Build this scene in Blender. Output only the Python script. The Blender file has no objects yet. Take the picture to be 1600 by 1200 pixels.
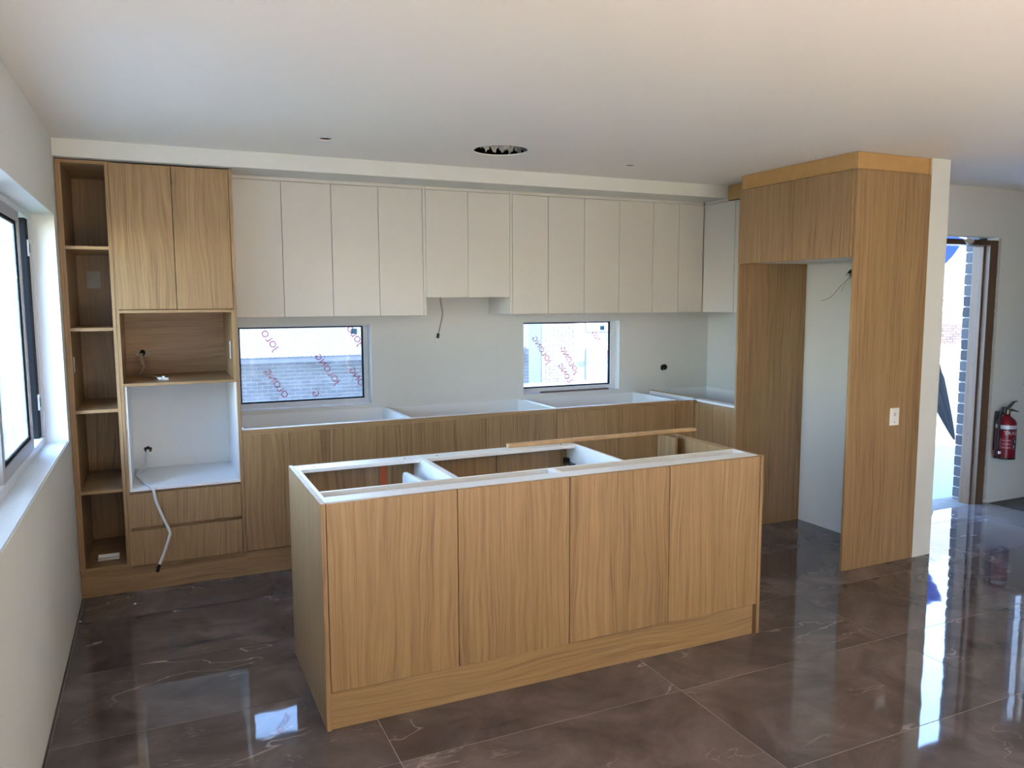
import bpy, bmesh, math, random
from mathutils import Vector, Matrix
from mathutils.geometry import tessellate_polygon

SC = bpy.context.scene
COL = SC.collection
rnd = random.Random(7)

# ------------------------------------------------------------------ camera
cam_d = bpy.data.cameras.new('camera'); cam = bpy.data.objects.new('camera', cam_d); COL.objects.link(cam)
CAM = Vector((0.43617, -5.34099, 1.62100))
cr = Vector((0.90947132, -0.41574913, -0.00381847)); cu = Vector((0.04790465, 0.09566191, 0.9942605)); cf = Vector((0.41299766, 0.90443433, -0.10691808))
cam.matrix_world = Matrix(((cr.x, cu.x, -cf.x, CAM.x), (cr.y, cu.y, -cf.y, CAM.y), (cr.z, cu.z, -cf.z, CAM.z), (0, 0, 0, 1)))
cam_d.sensor_fit = 'HORIZONTAL'; cam_d.sensor_width = 36.0
cam_d.lens = 36.0 * 1218.86 / 1600.0
cam_d.clip_start = 0.05; cam_d.clip_end = 400
SC.camera = cam

# ------------------------------------------------------------------ sky, sun, exposure
SUN_DIR = Vector((0.30, -0.67, 0.68)).normalized()          # towards the sun: behind the viewer, high
SKY_STRENGTH = 2.1
SUN_STRENGTH = 17.0
EXPOSURE = 1.32
w = bpy.data.worlds.new('world'); SC.world = w; w.use_nodes = True
nt = w.node_tree; nt.nodes.clear()
sky = nt.nodes.new('ShaderNodeTexSky'); sky.sky_type = 'NISHITA'; sky.sun_disc = False
sky.sun_elevation = math.asin(SUN_DIR.z); sky.sun_rotation = math.atan2(SUN_DIR.x, SUN_DIR.y)
sky.air_density = 1.0; sky.dust_density = 0.3; sky.ozone_density = 3.5
bg = nt.nodes.new('ShaderNodeBackground'); bg.inputs[1].default_value = SKY_STRENGTH
wo = nt.nodes.new('ShaderNodeOutputWorld')
nt.links.new(sky.outputs[0], bg.inputs[0]); nt.links.new(bg.outputs[0], wo.inputs[0])
sun_d = bpy.data.lights.new('sun', 'SUN'); sun_d.energy = SUN_STRENGTH; sun_d.angle = math.radians(0.6); sun_d.color = (1.0, 0.90, 0.80)
sun = bpy.data.objects.new('sun', sun_d); COL.objects.link(sun); sun.location = (2, -14, 20)
sun.rotation_euler = SUN_DIR.to_track_quat('Z', 'Y').to_euler()
vs = SC.view_settings
vs.view_transform = 'Standard'; vs.look = 'None'; vs.gamma = 1.0; vs.use_curve_mapping = False; vs.exposure = EXPOSURE

def portal(name, loc, size, rot):
    d = bpy.data.lights.new(name, 'AREA'); d.shape = 'RECTANGLE'; d.size, d.size_y = size; d.cycles.is_portal = True; d.energy = 1
    o = bpy.data.objects.new(name, d); COL.objects.link(o); o.location = loc; o.rotation_euler = rot
R90 = math.pi / 2
portal('portal_window_side', (-0.2, -1.87, 1.48), (1.2, 2.3), (0, -R90, 0))
portal('portal_window_back_a', (1.34, 0.3, 1.18), (0.94, 0.58), (-R90, 0, 0))
portal('portal_window_back_b', (3.4, 0.3, 1.18), (0.88, 0.58), (-R90, 0, 0))
portal('portal_doorway', (5.86, -1.0, 1.03), (0.9, 2.1), (-R90, 0, 0))
portal('portal_window_hall', (6.93, -1.0, 1.45), (0.4, 1.3), (-R90, 0, 0))
portal('portal_rear', (2.45, -8.65, 1.16), (4.3, 2.34), (R90, 0, 0))

# ------------------------------------------------------------------ materials
MATS = {}
def newmat(name):
    m = bpy.data.materials.new(name); m.use_nodes = True
    nt = m.node_tree; b = nt.nodes['Principled BSDF']; MATS[name] = m
    return m, nt, b
def s2l(r, g, b):
    f = lambda c: (c / 255 / 12.92) if c / 255 <= 0.04045 else ((c / 255 + 0.055) / 1.055) ** 2.4
    return (f(r), f(g), f(b), 1)
def N(nt, t, **k):
    n = nt.nodes.new(t)
    for a, v in k.items(): setattr(n, a, v)
    return n
def math_n(nt, op, a, b=None, c=None):
    n = nt.nodes.new('ShaderNodeMath'); n.operation = op
    for i, v in enumerate((a, b, c)):
        if v is None: continue
        if isinstance(v, (int, float)): n.inputs[i].default_value = v
        else: nt.links.new(v, n.inputs[i])
    return n.outputs[0]
def noise(nt, vec, scale, detail=2, rough=.5, dist=0):
    n = nt.nodes.new('ShaderNodeTexNoise'); n.inputs['Scale'].default_value = scale; n.inputs['Detail'].default_value = detail
    n.inputs['Roughness'].default_value = rough; n.inputs['Distortion'].default_value = dist
    nt.links.new(vec, n.inputs['Vector']); return n.outputs[0]
def ramp(nt, fac, stops):
    n = nt.nodes.new('ShaderNodeValToRGB'); e = n.color_ramp.elements
    while len(e) < len(stops): e.new(.5)
    for el, (p, c) in zip(e, stops): el.position = p; el.color = c if len(c) == 4 else (*c, 1)
    nt.links.new(fac, n.inputs[0]); return n.outputs[0]
def bump(nt, b, h, strength, dist):
    n = nt.nodes.new('ShaderNodeBump'); n.inputs['Strength'].default_value = strength; n.inputs['Distance'].default_value = dist
    nt.links.new(h, n.inputs['Height']); nt.links.new(n.outputs[0], b.inputs['Normal'])
def plain(name, rgb, rough=.5, var=.04, nscale=6, metal=0, bumpd=0, spec=None):
    m, nt, b = newmat(name)
    tc = N(nt, 'ShaderNodeTexCoord'); c = s2l(*rgb)
    n = noise(nt, tc.outputs['Object'], nscale, 4, .6)
    lo = tuple(x * (1 - var) for x in c[:3]); hi = tuple(min(1, x * (1 + var)) for x in c[:3])
    nt.links.new(ramp(nt, n, [(.3, lo), (.7, hi)]), b.inputs['Base Color'])
    b.inputs['Roughness'].default_value = rough; b.inputs['Metallic'].default_value = metal
    if spec is not None: b.inputs['Specular IOR Level'].default_value = spec
    if bumpd: bump(nt, b, noise(nt, tc.outputs['Object'], nscale * 20, 3), .3, bumpd)
    return m
plain('wall_paint', (225, 225, 219), .75, .012, 2.5, bumpd=.0006)
plain('ceiling_paint', (244, 240, 235), .8, .01, 1.5, bumpd=.0004)
plain('cabinet_white', (216, 211, 202), .42, .01, 3)
plain('melamine', (240, 241, 240), .38, .01, 4)
plain('window_white', (222, 224, 228), .35, .02, 5)
plain('aluminium', (186, 184, 186), .38, .05, 8, metal=.35)
plain('rubber', (9, 10, 13), .75, .2, 10, spec=.2)
plain('black_plastic', (14, 14, 15), .5, .2, 20)
plain('cable_white', (226, 224, 222), .45, .05, 30)
plain('cable_cream', (190, 178, 158), .5, .08, 30)
plain('cable_grey', (84, 74, 68), .5, .1, 30)
plain('plate_white', (238, 238, 232), .3, .02, 5)
plain('paper', (206, 203, 196), .7, .05, 30)
plain('insulation', (172, 160, 140), .9, .2, 60, bumpd=.003)
plain('mdf_raw', (192, 152, 96), .7, .06, 14)
plain('pine', (205, 168, 122), .65, .12, 25)
plain('pine_dark', (112, 88, 72), .7, .2, 30)
plain('tape_orange', (205, 92, 40), .5, .08, 20)
plain('screw_dark', (40, 38, 36), .4, .1, 20, metal=.8)
plain('grout', (168, 158, 152), .8, .08, 30)
plain('slab', (92, 88, 82), .85, .2, 5, bumpd=.002)
plain('dark_void', (26, 25, 24), .95, .2, 5)  # near-black colour stands in for the dark inside holes
plain('concrete', (176, 178, 180), .8, .08, 1.2, bumpd=.002)
plain('drive_concrete', (108, 110, 114), .8, .05, 1.2, bumpd=.002)
plain('roof_metal', (84, 83, 81), .6, .03, .8)
plain('fascia_shade_grey', (38, 46, 60), .5, .05, 2)  # fascia colour darkened to stand in for shade on it
plain('mortar', (168, 167, 164), .9, .06, 8)
plain('render_white', (112, 113, 114), .8, .03, .6)
plain('render_grey', (96, 98, 102), .8, .03, .6)
plain('mortar_dark', (104, 99, 94), .9, .06, 8)
plain('fence_white', (128, 129, 130), .6, .03, 2)
plain('house_glass', (120, 140, 160), .15, .05, 1)
plain('garage_grey', (150, 168, 192), .55, .05, 1)
plain('sail_blue', (38, 66, 150), .7, .08, 3)
plain('sheet_black', (16, 17, 21), .75, .3, 6)
plain('grass', (84, 92, 58), .9, .3, 3, bumpd=.02)
plain('leaf_yellow', (222, 196, 40), .6, .2, 10)
plain('ext_red', (118, 14, 28), .28, .06, 8)
plain('ext_band', (205, 205, 210), .4, .03, 8)
plain('ext_blue', (34, 52, 66), .4, .1, 8)
plain('ext_pink', (176, 108, 120), .5, .1, 8)
plain('brass', (158, 146, 108), .35, .1, 20, metal=.8)
plain('steel_dark', (92, 94, 98), .35, .1, 20, metal=.8)
plain('sticker_blue', (96, 160, 205), .5, .05, 30)
plain('plaster_rough', (200, 198, 190), .9, .1, 30, bumpd=.003)
# crumpled foil
m, nt, b = newmat('foil'); tc = N(nt, 'ShaderNodeTexCoord')
b.inputs['Base Color'].default_value = (.75, .74, .74, 1); b.inputs['Metallic'].default_value = .35; b.inputs['Roughness'].default_value = .35
bump(nt, b, noise(nt, tc.outputs['Object'], 28, 3), .8, .02)

def oak(name, axis, light, dark):
    m, nt, b = newmat(name)
    tc = N(nt, 'ShaderNodeTexCoord'); oi = N(nt, 'ShaderNodeObjectInfo')
    sp = N(nt, 'ShaderNodeSeparateXYZ'); nt.links.new(tc.outputs['Object'], sp.inputs[0])
    ax = {'x': 0, 'y': 1, 'z': 2}[axis]
    others = [i for i in range(3) if i != ax]
    u = math_n(nt, 'ADD', sp.outputs[others[0]], sp.outputs[others[1]]); v = sp.outputs[ax]
    rz = math_n(nt, 'MULTIPLY', oi.outputs['Random'], 57.0)
    def vec(a, bb):
        c = N(nt, 'ShaderNodeCombineXYZ')
        nt.links.new(a, c.inputs[0]); nt.links.new(bb, c.inputs[1]); nt.links.new(rz, c.inputs[2]); return c.outputs[0]
    big = noise(nt, vec(math_n(nt, 'MULTIPLY', u, 4.0), math_n(nt, 'MULTIPLY', v, 1.1)), 1, 2)
    mid = noise(nt, vec(math_n(nt, 'MULTIPLY', u, 16.0), math_n(nt, 'MULTIPLY', v, 3.5)), 1, 2)
    u2 = math_n(nt, 'ADD', u, math_n(nt, 'ADD', math_n(nt, 'MULTIPLY', big, .11), math_n(nt, 'MULTIPLY', mid, .010)))
    rings = noise(nt, vec(math_n(nt, 'MULTIPLY', u2, 75.0), math_n(nt, 'MULTIPLY', v, 1.3)), 1, 4, .66)
    fib = noise(nt, vec(math_n(nt, 'MULTIPLY', u2, 260.0), math_n(nt, 'MULTIPLY', v, 5.0)), 1, 2, .6)
    tone = noise(nt, vec(math_n(nt, 'MULTIPLY', u, 7.0), math_n(nt, 'MULTIPLY', v, .6)), 1, 1)
    f = math_n(nt, 'ADD', math_n(nt, 'MULTIPLY', rings, .62), math_n(nt, 'MULTIPLY', fib, .26))
    f = math_n(nt, 'ADD', f, math_n(nt, 'MULTIPLY', tone, .16))
    midc = tuple((a * .55 + d * .45) for a, d in zip(s2l(*light), s2l(*dark)))
    col = ramp(nt, f, [(.35, s2l(*dark)), (.48, midc), (.66, s2l(*light))])
    nt.links.new(col, b.inputs['Base Color']); b.inputs['Roughness'].default_value = .36
    bump(nt, b, fib, .12, .0006)
OL, OD = (177, 144, 103), (120, 89, 57)
oak('oak_z', 'z', OL, OD); oak('oak_x', 'x', OL, OD); oak('oak_y', 'y', OL, OD)
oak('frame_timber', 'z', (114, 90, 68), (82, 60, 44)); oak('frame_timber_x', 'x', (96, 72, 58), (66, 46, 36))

# polished marble-look tile
m, nt, b = newmat('tile'); tc = N(nt, 'ShaderNodeTexCoord'); oi = N(nt, 'ShaderNodeObjectInfo')
va = N(nt, 'ShaderNodeVectorMath', operation='ADD'); cx = N(nt, 'ShaderNodeCombineXYZ')
r1 = math_n(nt, 'MULTIPLY', oi.outputs['Random'], 83.0); nt.links.new(r1, cx.inputs[0]); nt.links.new(r1, cx.inputs[2])
nt.links.new(tc.outputs['Object'], va.inputs[0]); nt.links.new(cx.outputs[0], va.inputs[1]); V = va.outputs[0]
cloud = noise(nt, V, 2.6, 7, .62, .6)
mpn = N(nt, 'ShaderNodeMapping'); mpn.inputs['Rotation'].default_value = (0, 0, .55); mpn.inputs['Scale'].default_value = (.55, 1.5, 1); nt.links.new(V, mpn.inputs[0]); VS = mpn.outputs[0]
base = ramp(nt, cloud, [(.30, s2l(70, 62, 61)), (.5, s2l(92, 83, 82)), (.72, s2l(120, 110, 108))])
rust = noise(nt, V, 3.1, 3, .6, 1.0)
def vein(scale, dist, w, mscale, lo):
    n = noise(nt, VS, scale, 5, .6, dist)
    a = math_n(nt, 'ABSOLUTE', math_n(nt, 'SUBTRACT', n, .5))
    ln = ramp(nt, a, [(0, (1, 1, 1)), (w, (0, 0, 0))])
    mk = ramp(nt, noise(nt, V, mscale, 2), [(lo, (0, 0, 0)), (lo + .1, (1, 1, 1))])
    return math_n(nt, 'MULTIPLY', ln, mk)
vv = math_n(nt, 'MAXIMUM', vein(.9, .25, .0028, 1.6, .50), math_n(nt, 'MULTIPLY', vein(2.1, .3, .0042, 2.6, .56), .55))
mx = N(nt, 'ShaderNodeMix', data_type='RGBA'); nt.links.new(math_n(nt, 'MULTIPLY', vv, .6), mx.inputs[0]); nt.links.new(base, mx.inputs[6])
mx.inputs[7].default_value = s2l(206, 188, 180)
nt.links.new(mx.outputs[2], b.inputs['Base Color']); b.inputs['Roughness'].default_value = .035; b.inputs['IOR'].default_value = 1.55
bump(nt, b, noise(nt, tc.outputs['Object'], 5.0, 1), .35, .0016)

# bricks: colour per brick
def brickmat(name, a, c, d):
    m, nt, b = newmat(name); g = N(nt, 'ShaderNodeNewGeometry'); tc = N(nt, 'ShaderNodeTexCoord'); oi = N(nt, 'ShaderNodeObjectInfo')
    f = math_n(nt, 'FRACT', math_n(nt, 'ADD', g.outputs['Random Per Island'], oi.outputs['Random']))
    f = math_n(nt, 'ADD', math_n(nt, 'MULTIPLY', f, .7), math_n(nt, 'MULTIPLY', noise(nt, tc.outputs['Object'], 60, 3), .3))
    nt.links.new(ramp(nt, f, [(.1, s2l(*a)), (.5, s2l(*c)), (.9, s2l(*d))]), b.inputs['Base Color']); b.inputs['Roughness'].default_value = .85
brickmat('brick_grey', (54, 55, 58), (66, 67, 70), (80, 81, 84))
brickmat('brick_charcoal', (58, 58, 61), (72, 72, 75), (86, 86, 89))
brickmat('brick_cream', (92, 88, 81), (102, 98, 90), (112, 107, 99))
plain('mortar_cool', (140, 140, 138), .9, .05, 8)
brickmat('brick_brown', (40, 31, 28), (52, 40, 35), (64, 50, 44))

def glassmat(name, haze, tint=.975):
    m = bpy.data.materials.new(name); m.use_nodes = True; MATS[name] = m
    nt = m.node_tree; nt.nodes.clear()
    out = N(nt, 'ShaderNodeOutputMaterial'); tr = N(nt, 'ShaderNodeBsdfTransparent'); gl = N(nt, 'ShaderNodeBsdfGlossy')
    gl.inputs['Roughness'].default_value = .02; tr.inputs[0].default_value = (tint, tint, tint, 1)
    fr = N(nt, 'ShaderNodeFresnel'); fr.inputs[0].default_value = 1.45
    mx = N(nt, 'ShaderNodeMixShader'); nt.links.new(fr.outputs[0], mx.inputs[0]); nt.links.new(tr.outputs[0], mx.inputs[1]); nt.links.new(gl.outputs[0], mx.inputs[2])
    last = mx.outputs[0]
    if haze:
        tl = N(nt, 'ShaderNodeBsdfTranslucent'); tl.inputs[0].default_value = (.9, .92, .95, 1)
        tc = N(nt, 'ShaderNodeTexCoord'); n = noise(nt, tc.outputs['Object'], 7, 4, .6, .8)
        f = math_n(nt, 'MULTIPLY', ramp(nt, n, [(.35, (.5, .5, .5)), (.75, (1, 1, 1))]), haze)
        m2 = N(nt, 'ShaderNodeMixShader'); nt.links.new(f, m2.inputs[0]); nt.links.new(last, m2.inputs[1]); nt.links.new(tl.outputs[0], m2.inputs[2]); last = m2.outputs[0]
    nt.links.new(last, out.inputs[0])
glassmat('glass_film', .05, .73); glassmat('glass', 0); glassmat('glass_cloudy', .25, .78)

m = bpy.data.materials.new('film_red'); m.use_nodes = True; MATS['film_red'] = m
nt = m.node_tree; nt.nodes.clear()
out = N(nt, 'ShaderNodeOutputMaterial'); tr = N(nt, 'ShaderNodeBsdfTransparent'); df = N(nt, 'ShaderNodeBsdfDiffuse'); mx = N(nt, 'ShaderNodeMixShader')
tr.inputs[0].default_value = (.72, .20, .26, 1); df.inputs[0].default_value = s2l(226, 80, 104); mx.inputs[0].default_value = .5
nt.links.new(tr.outputs[0], mx.inputs[1]); nt.links.new(df.outputs[0], mx.inputs[2]); nt.links.new(mx.outputs[0], out.inputs[0])

# ------------------------------------------------------------------ helpers
def tag(o, label=None, cat=None, group=None, kind=None):
    if label: o['label'] = label
    if cat: o['category'] = cat
    if group: o['group'] = group
    if kind: o['kind'] = kind
    return o
def wloc(o):
    v = Vector(o.location)
    while o.parent: o = o.parent; v += Vector(o.location)
    return v
def link(name, me, mat, parent, world):
    o = bpy.data.objects.new(name, me); COL.objects.link(o)
    if mat: me.materials.clear(); me.materials.append(MATS[mat])
    if parent: o.parent = parent; o.location = Vector(world) - wloc(parent)
    else: o.location = world
    return o
def thing(name, loc, label, cat, group=None, kind=None):
    o = bpy.data.objects.new(name, None); COL.objects.link(o); o.location = loc; o.empty_display_size = .1
    return tag(o, label, cat, group, kind)
def boxmesh(name, sx, sy, sz, bev=.001):
    bm = bmesh.new(); bmesh.ops.create_cube(bm, size=1)
    for v in bm.verts: v.co = Vector((v.co.x * sx, v.co.y * sy, v.co.z * sz))
    if bev: bmesh.ops.bevel(bm, geom=bm.edges[:], offset=min(bev, min(sx, sy, sz) * .3), segments=1, affect='EDGES')
    me = bpy.data.meshes.new(name); bm.to_mesh(me); bm.free(); return me
def box(name, parent, x0, x1, y0, y1, z0, z1, mat, bev=.001):
    x0, x1 = sorted((x0, x1)); y0, y1 = sorted((y0, y1)); z0, z1 = sorted((z0, z1))
    return link(name, boxmesh(name, x1 - x0, y1 - y0, z1 - z0, bev), mat, parent, ((x0 + x1) / 2, (y0 + y1) / 2, (z0 + z1) / 2))
def boxes(name, parent, lst, mat, origin):
    """several joined boxes that make one part"""
    bm = bmesh.new()
    for x0, x1, y0, y1, z0, z1 in lst:
        r = bmesh.ops.create_cube(bm, size=1)
        for v in r['verts']:
            v.co = Vector(((x0 + x1) / 2 + v.co.x * (x1 - x0), (y0 + y1) / 2 + v.co.y * (y1 - y0), (z0 + z1) / 2 + v.co.z * (z1 - z0))) - Vector(origin)
    me = bpy.data.meshes.new(name); bm.to_mesh(me); bm.free()
    return link(name, me, mat, parent, origin)
def raw(name, verts, faces, mat, parent=None, origin=(0, 0, 0), smooth=False):
    me = bpy.data.meshes.new(name); O = Vector(origin)
    me.from_pydata([tuple(Vector(v) - O) for v in verts], [], faces); me.update()
    bm = bmesh.new(); bm.from_mesh(me); bmesh.ops.recalc_face_normals(bm, faces=bm.faces[:]); bm.to_mesh(me); bm.free()
    if smooth:
        for p in me.polygons: p.use_smooth = True
    return link(name, me, mat, parent, origin)
def slab(name, outer, holes, axis, a0, a1, mat, parent=None, origin=None):
    """plate with real holes: 2-D loops, thickness a0..a1 along axis (x,y,z)"""
    loops = [outer] + holes
    tris = tessellate_polygon([[Vector((p[0], p[1], 0)) for p in l] for l in loops])
    flat = [p for l in loops for p in l]; n = len(flat)
    def P(p, a):
        return {'x': (a, p[0], p[1]), 'y': (p[0], a, p[1]), 'z': (p[0], p[1], a)}[axis]
    verts = [P(p, a0) for p in flat] + [P(p, a1) for p in flat]
    faces = [tuple(t) for t in tris] + [tuple(i + n for i in reversed(t)) for t in tris]
    k = 0
    for l in loops:
        m = len(l)
        for i in range(m):
            j = (i + 1) % m; faces.append((k + i, k + j, k + j + n, k + i + n))
        k += m
    return raw(name, verts, faces, mat, parent, origin or (0, 0, 0))
def rect(a0, a1, b0, b1): return [(a0, b0), (a1, b0), (a1, b1), (a0, b1)]
def spline(pts, n=8):
    pts = [Vector(p) for p in pts]; q = [pts[0]] + pts + [pts[-1]]; out = []
    for i in range(1, len(q) - 2):
        p0, p1, p2, p3 = q[i - 1:i + 3]
        for k in range(n):
            t = k / n
            out.append(.5 * ((2 * p1) + (p2 - p0) * t + (2 * p0 - 5 * p1 + 4 * p2 - p3) * t * t + (3 * p1 - p0 - 3 * p2 + p3) * t ** 3))
    out.append(pts[-1]); return out
def tube(name, parent, pts, r, mat, seg=8, smooth_pts=True, n=8):
    P = spline(pts, n) if smooth_pts else [Vector(p) for p in pts]
    R = r if callable(r) else (lambda t: r)
    verts, faces = [], []; up = Vector((.3, .5, .8)).normalized()
    for i, p in enumerate(P):
        t = (P[min(i + 1, len(P) - 1)] - P[max(i - 1, 0)])
        t = t.normalized() if t.length > 1e-9 else Vector((0, 0, 1))
        a = up - t * up.dot(t)
        if a.length < 1e-4: a = t.orthogonal()
        a.normalize(); up = a; bb = t.cross(a); rr = R(i / (len(P) - 1))
        for k in range(seg):
            g = 2 * math.pi * k / seg; verts.append(p + (a * math.cos(g) + bb * math.sin(g)) * rr)
    for i in range(len(P) - 1):
        for k in range(seg):
            faces.append((i * seg + k, i * seg + (k + 1) % seg, (i + 1) * seg + (k + 1) % seg, (i + 1) * seg + k))
    faces.append(tuple(range(seg))); faces.append(tuple(range((len(P) - 1) * seg, len(P) * seg)))
    o = raw(name, verts, faces, mat, parent, tuple(P[0]), smooth=True)
    return o
def lathe(name, parent, origin, prof, mat, seg=32, a0=0, a1=2 * math.pi):
    """profile (r,z) about a vertical axis"""
    full = abs(a1 - a0 - 2 * math.pi) < 1e-6; cnt = seg if full else seg + 1
    verts, faces = [], []
    for r, z in prof:
        for k in range(cnt):
            g = a0 + (a1 - a0) * k / seg; verts.append((origin[0] + r * math.cos(g), origin[1] + r * math.sin(g), origin[2] + z))
    for i in range(len(prof) - 1):
        for k in range(seg):
            k2 = (k + 1) % cnt
            faces.append((i * cnt + k, i * cnt + k2, (i + 1) * cnt + k2, (i + 1) * cnt + k))
    if full: faces.append(tuple(range(cnt))); faces.append(tuple(range((len(prof) - 1) * cnt, len(prof) * cnt)))
    return raw(name, verts, faces, mat, parent, origin, smooth=False)
def textmesh(name, s, size):
    c = bpy.data.curves.new(name, 'FONT'); c.body = s; c.size = size; c.resolution_u = 3; c.space_character = 1.05; c.offset = size * .008
    o = bpy.data.objects.new(name, c); COL.objects.link(o)
    dg = bpy.context.evaluated_depsgraph_get(); dg.update()
    me = bpy.data.meshes.new_from_object(o.evaluated_get(dg)); bpy.data.objects.remove(o); bpy.data.curves.remove(c)
    return me
def bricks(name, x0, x1, z0, z1, y, mat, parent, bl=.23, bh=.076, j=.01, depth=.05, proud=.012):
    """one joined part: running-bond bricks facing -Y, proud of the mortar at y"""
    V, F = [], []; row = 0; z = z0
    while z < z1 - .01:
        x = x0 - (bl + j) / 2 * (row % 2)
        while x < x1:
            a, bb = max(x, x0), min(x + bl, x1)
            if bb - a > .03:
                d = proud + rnd.uniform(-.003, .003); h = min(bh, z1 - z); k = len(V)
                V += [(a, y - d, z), (bb, y - d, z), (bb, y - d, z + h), (a, y - d, z + h), (a, y + depth, z), (bb, y + depth, z), (bb, y + depth, z + h), (a, y + depth, z + h)]
                F += [(k, k + 1, k + 2, k + 3), (k, k + 4, k + 5, k + 1), (k + 3, k + 2, k + 6, k + 7), (k, k + 3, k + 7, k + 4), (k + 1, k + 5, k + 6, k + 2)]
            x += bl + j
        z += bh + j; row += 1
    o = raw(name, V, F, mat, parent, ((x0 + x1) / 2, y, z0)); o['kind'] = 'stuff'; return o

# ------------------------------------------------------------------ key dimensions (metres)
ZC = 2.454                       # ceiling
XR = 4.705; XN = 4.865           # wall right of the kitchen, both faces
YH = -1.36                       # hall wall with the doorway
Y2 = -2.048                      # end of the wall, face of the fridge panel
RX, RY = 9.5, -8.4               # room limits behind the viewer

# ------------------------------------------------------------------ room shell
def struct(o, label): return tag(o, label, None, None, 'structure')
footprint = [(0, 0), (0, RY), (RX, RY), (RX, YH), (XN, YH), (XN, 0)]
floor = struct(slab('floor', [(-.02, .02), (-.02, RY - .1), (RX + .02, RY - .1), (RX + .02, -1.10), (XN, -1.10), (XN, .02)], [], 'z', -.16, -.0105, 'slab'),
               'polished brown grey marble tiled floor of the room')
GX, GY, TX, TY = 1.153, -2.204, 1.2085, .609
# grout bed, a hair below the tile faces, stops at the bare concrete by the doorway wall
slab('grout', [(.012, -.02), (.012, RY), (6.41, RY), (6.41, YH + .0), (XN - .01, YH), (XN - .01, -.02)], [], 'z', -.0105, -.0012, 'grout', floor, (2, -4, -.01))
tile_cache = {}
def tile(x0, x1, y0, y1):
    key = (round(x1 - x0, 4), round(y1 - y0, 4))
    if key not in tile_cache:
        me = boxmesh('tile', x1 - x0, y1 - y0, .009, .0007); me.materials.append(MATS['tile']); tile_cache[key] = me
    o = bpy.data.objects.new('tile', tile_cache[key]); COL.objects.link(o); o.parent = floor
    o.location = Vector(((x0 + x1) / 2, (y0 + y1) / 2, -.0045)) - wloc(floor)
gap = .0013
for i in range(-1, 6):
    for k in range(-12, 5):
        x0, x1 = GX + i * TX + gap, GX + (i + 1) * TX - gap
        y0, y1 = GY + k * TY + gap, GY + (k + 1) * TY - gap
        x0 = max(x0, .014); x1 = min(x1, 6.405); y1 = min(y1, -.02); y0 = max(y0, RY)
        if x1 - x0 < .05 or y1 - y0 < .05: continue
        if x0 < XN < x1 and y1 > YH:                          # split round the wall corner
            tile(x0, min(x1, XR), y0, y1)
            if y0 < YH - .05: tile(XR + 2 * gap, x1, y0, min(y1, YH))
            continue
        if x0 >= XN - .01 and y1 > YH:
            if y0 < YH - .05: tile(x0, x1, y0, min(y1, YH))
            continue
        tile(x0, x1, y0, y1)

plain('bounce_card', (232, 208, 176), .8, .05, 3)
for k in range(6):  # pale boards added out of view to bounce sunlight onto the ceiling
    box('bounce_board', floor, .05 + .95 * k, .98 + .95 * k, -8.38, -5.9, .0003, .004, 'bounce_card', 0)

def circle(cx_, cy_, r, n=28, jag=0):
    return [(cx_ + (r + rnd.uniform(-jag, jag)) * math.cos(2 * math.pi * k / n), cy_ + (r + rnd.uniform(-jag, jag)) * math.sin(2 * math.pi * k / n)) for k in range(n)]
HOLE = (2.247, -1.235, .153)
cholesh = [circle(HOLE[0], HOLE[1], HOLE[2], 56, .003), circle(1.288, -1.155, .036, 24, .001), circle(3.187, -1.102, .030, 24, .001)]
struct(slab('ceiling', [(-.12, .12), (-.12, RY - .1), (RX + .1, RY - .1), (RX + .1, YH + .1), (XN, YH + .1), (XN, .12)], cholesh, 'z', ZC, ZC + .006, 'ceiling_paint'),
       'flat white plasterboard ceiling with cut holes')
struct(box('shade_block', None, -.35, RX + .35, RY - .35, YH + .3, 2.85, 5.6, 'render_white', 0), 'unseen block added above the ceiling to shade the driveway')  # unseen block added so the driveway lies in shade
struct(box('roof_slab', None, -.35, XN + .2, YH + .3, .35, 2.85, 3.1, 'render_white', 0), 'roof over the kitchen, above the ceiling')

W3 = (-2.98, -.734, .895, 2.058)            # sliding window in the left wall
wl = struct(slab('wall_left', rect(RY - .1, .12, -.012, ZC), [rect(*W3)], 'x', -.2, 0, 'wall_paint'), 'off white painted side wall with the sliding window')
W1 = (.90, 1.7986, .898, 1.4586); W2 = (2.972, 3.826, .898, 1.4586)
wb = struct(slab('wall_back', rect(-.0, XN, -.012, ZC), [rect(*W1), rect(*W2)], 'y', 0, .16, 'wall_paint'), 'off white wall behind the cabinets with two low windows')
struct(slab('wall_right', rect(Y2, 0, -.012, ZC), [], 'x', XR, XN, 'wall_paint'), 'off white wall ending beside the fridge recess')
D1 = (5.42, 6.392, -.012, 2.086); W4 = (6.80, 7.06, .85, 2.05)
wf = struct(slab('wall_far', [(XN, -.012), (D1[0], -.012), (D1[0], D1[3]), (D1[1], D1[3]), (D1[1], -.012), (RX, -.012), (RX, ZC), (XN, ZC)], [rect(*W4)], 'y', YH, YH + .1, 'wall_paint'),
            'off white wall with the open exterior doorway')
RD = (.3, 4.6, -.012, 2.33)  # invented rear opening, lets warm light reach the ceiling
struct(slab('wall_rear', [(-.0, -.012), (RD[0], -.012), (RD[0], RD[3]), (RD[1], RD[3]), (RD[1], -.012), (RX, -.012), (RX, ZC), (0, ZC)], [], 'y', RY - .1, RY, 'wall_paint'), 'unseen rear wall with a wide opening invented to let light in')
struct(slab('wall_outer', rect(RY - .1, YH + .1, -.012, ZC), [], 'x', RX, RX + .1, 'wall_paint'), 'plain off white end wall of the hall')
struct(box('wall_hall_blocker', None, 5.2, 5.32, RY, -3.5, -.010, ZC, 'wall_paint', 0), 'unseen wall added to keep rear light out of the hall')  # added out of view to keep rear light off the hall
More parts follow.
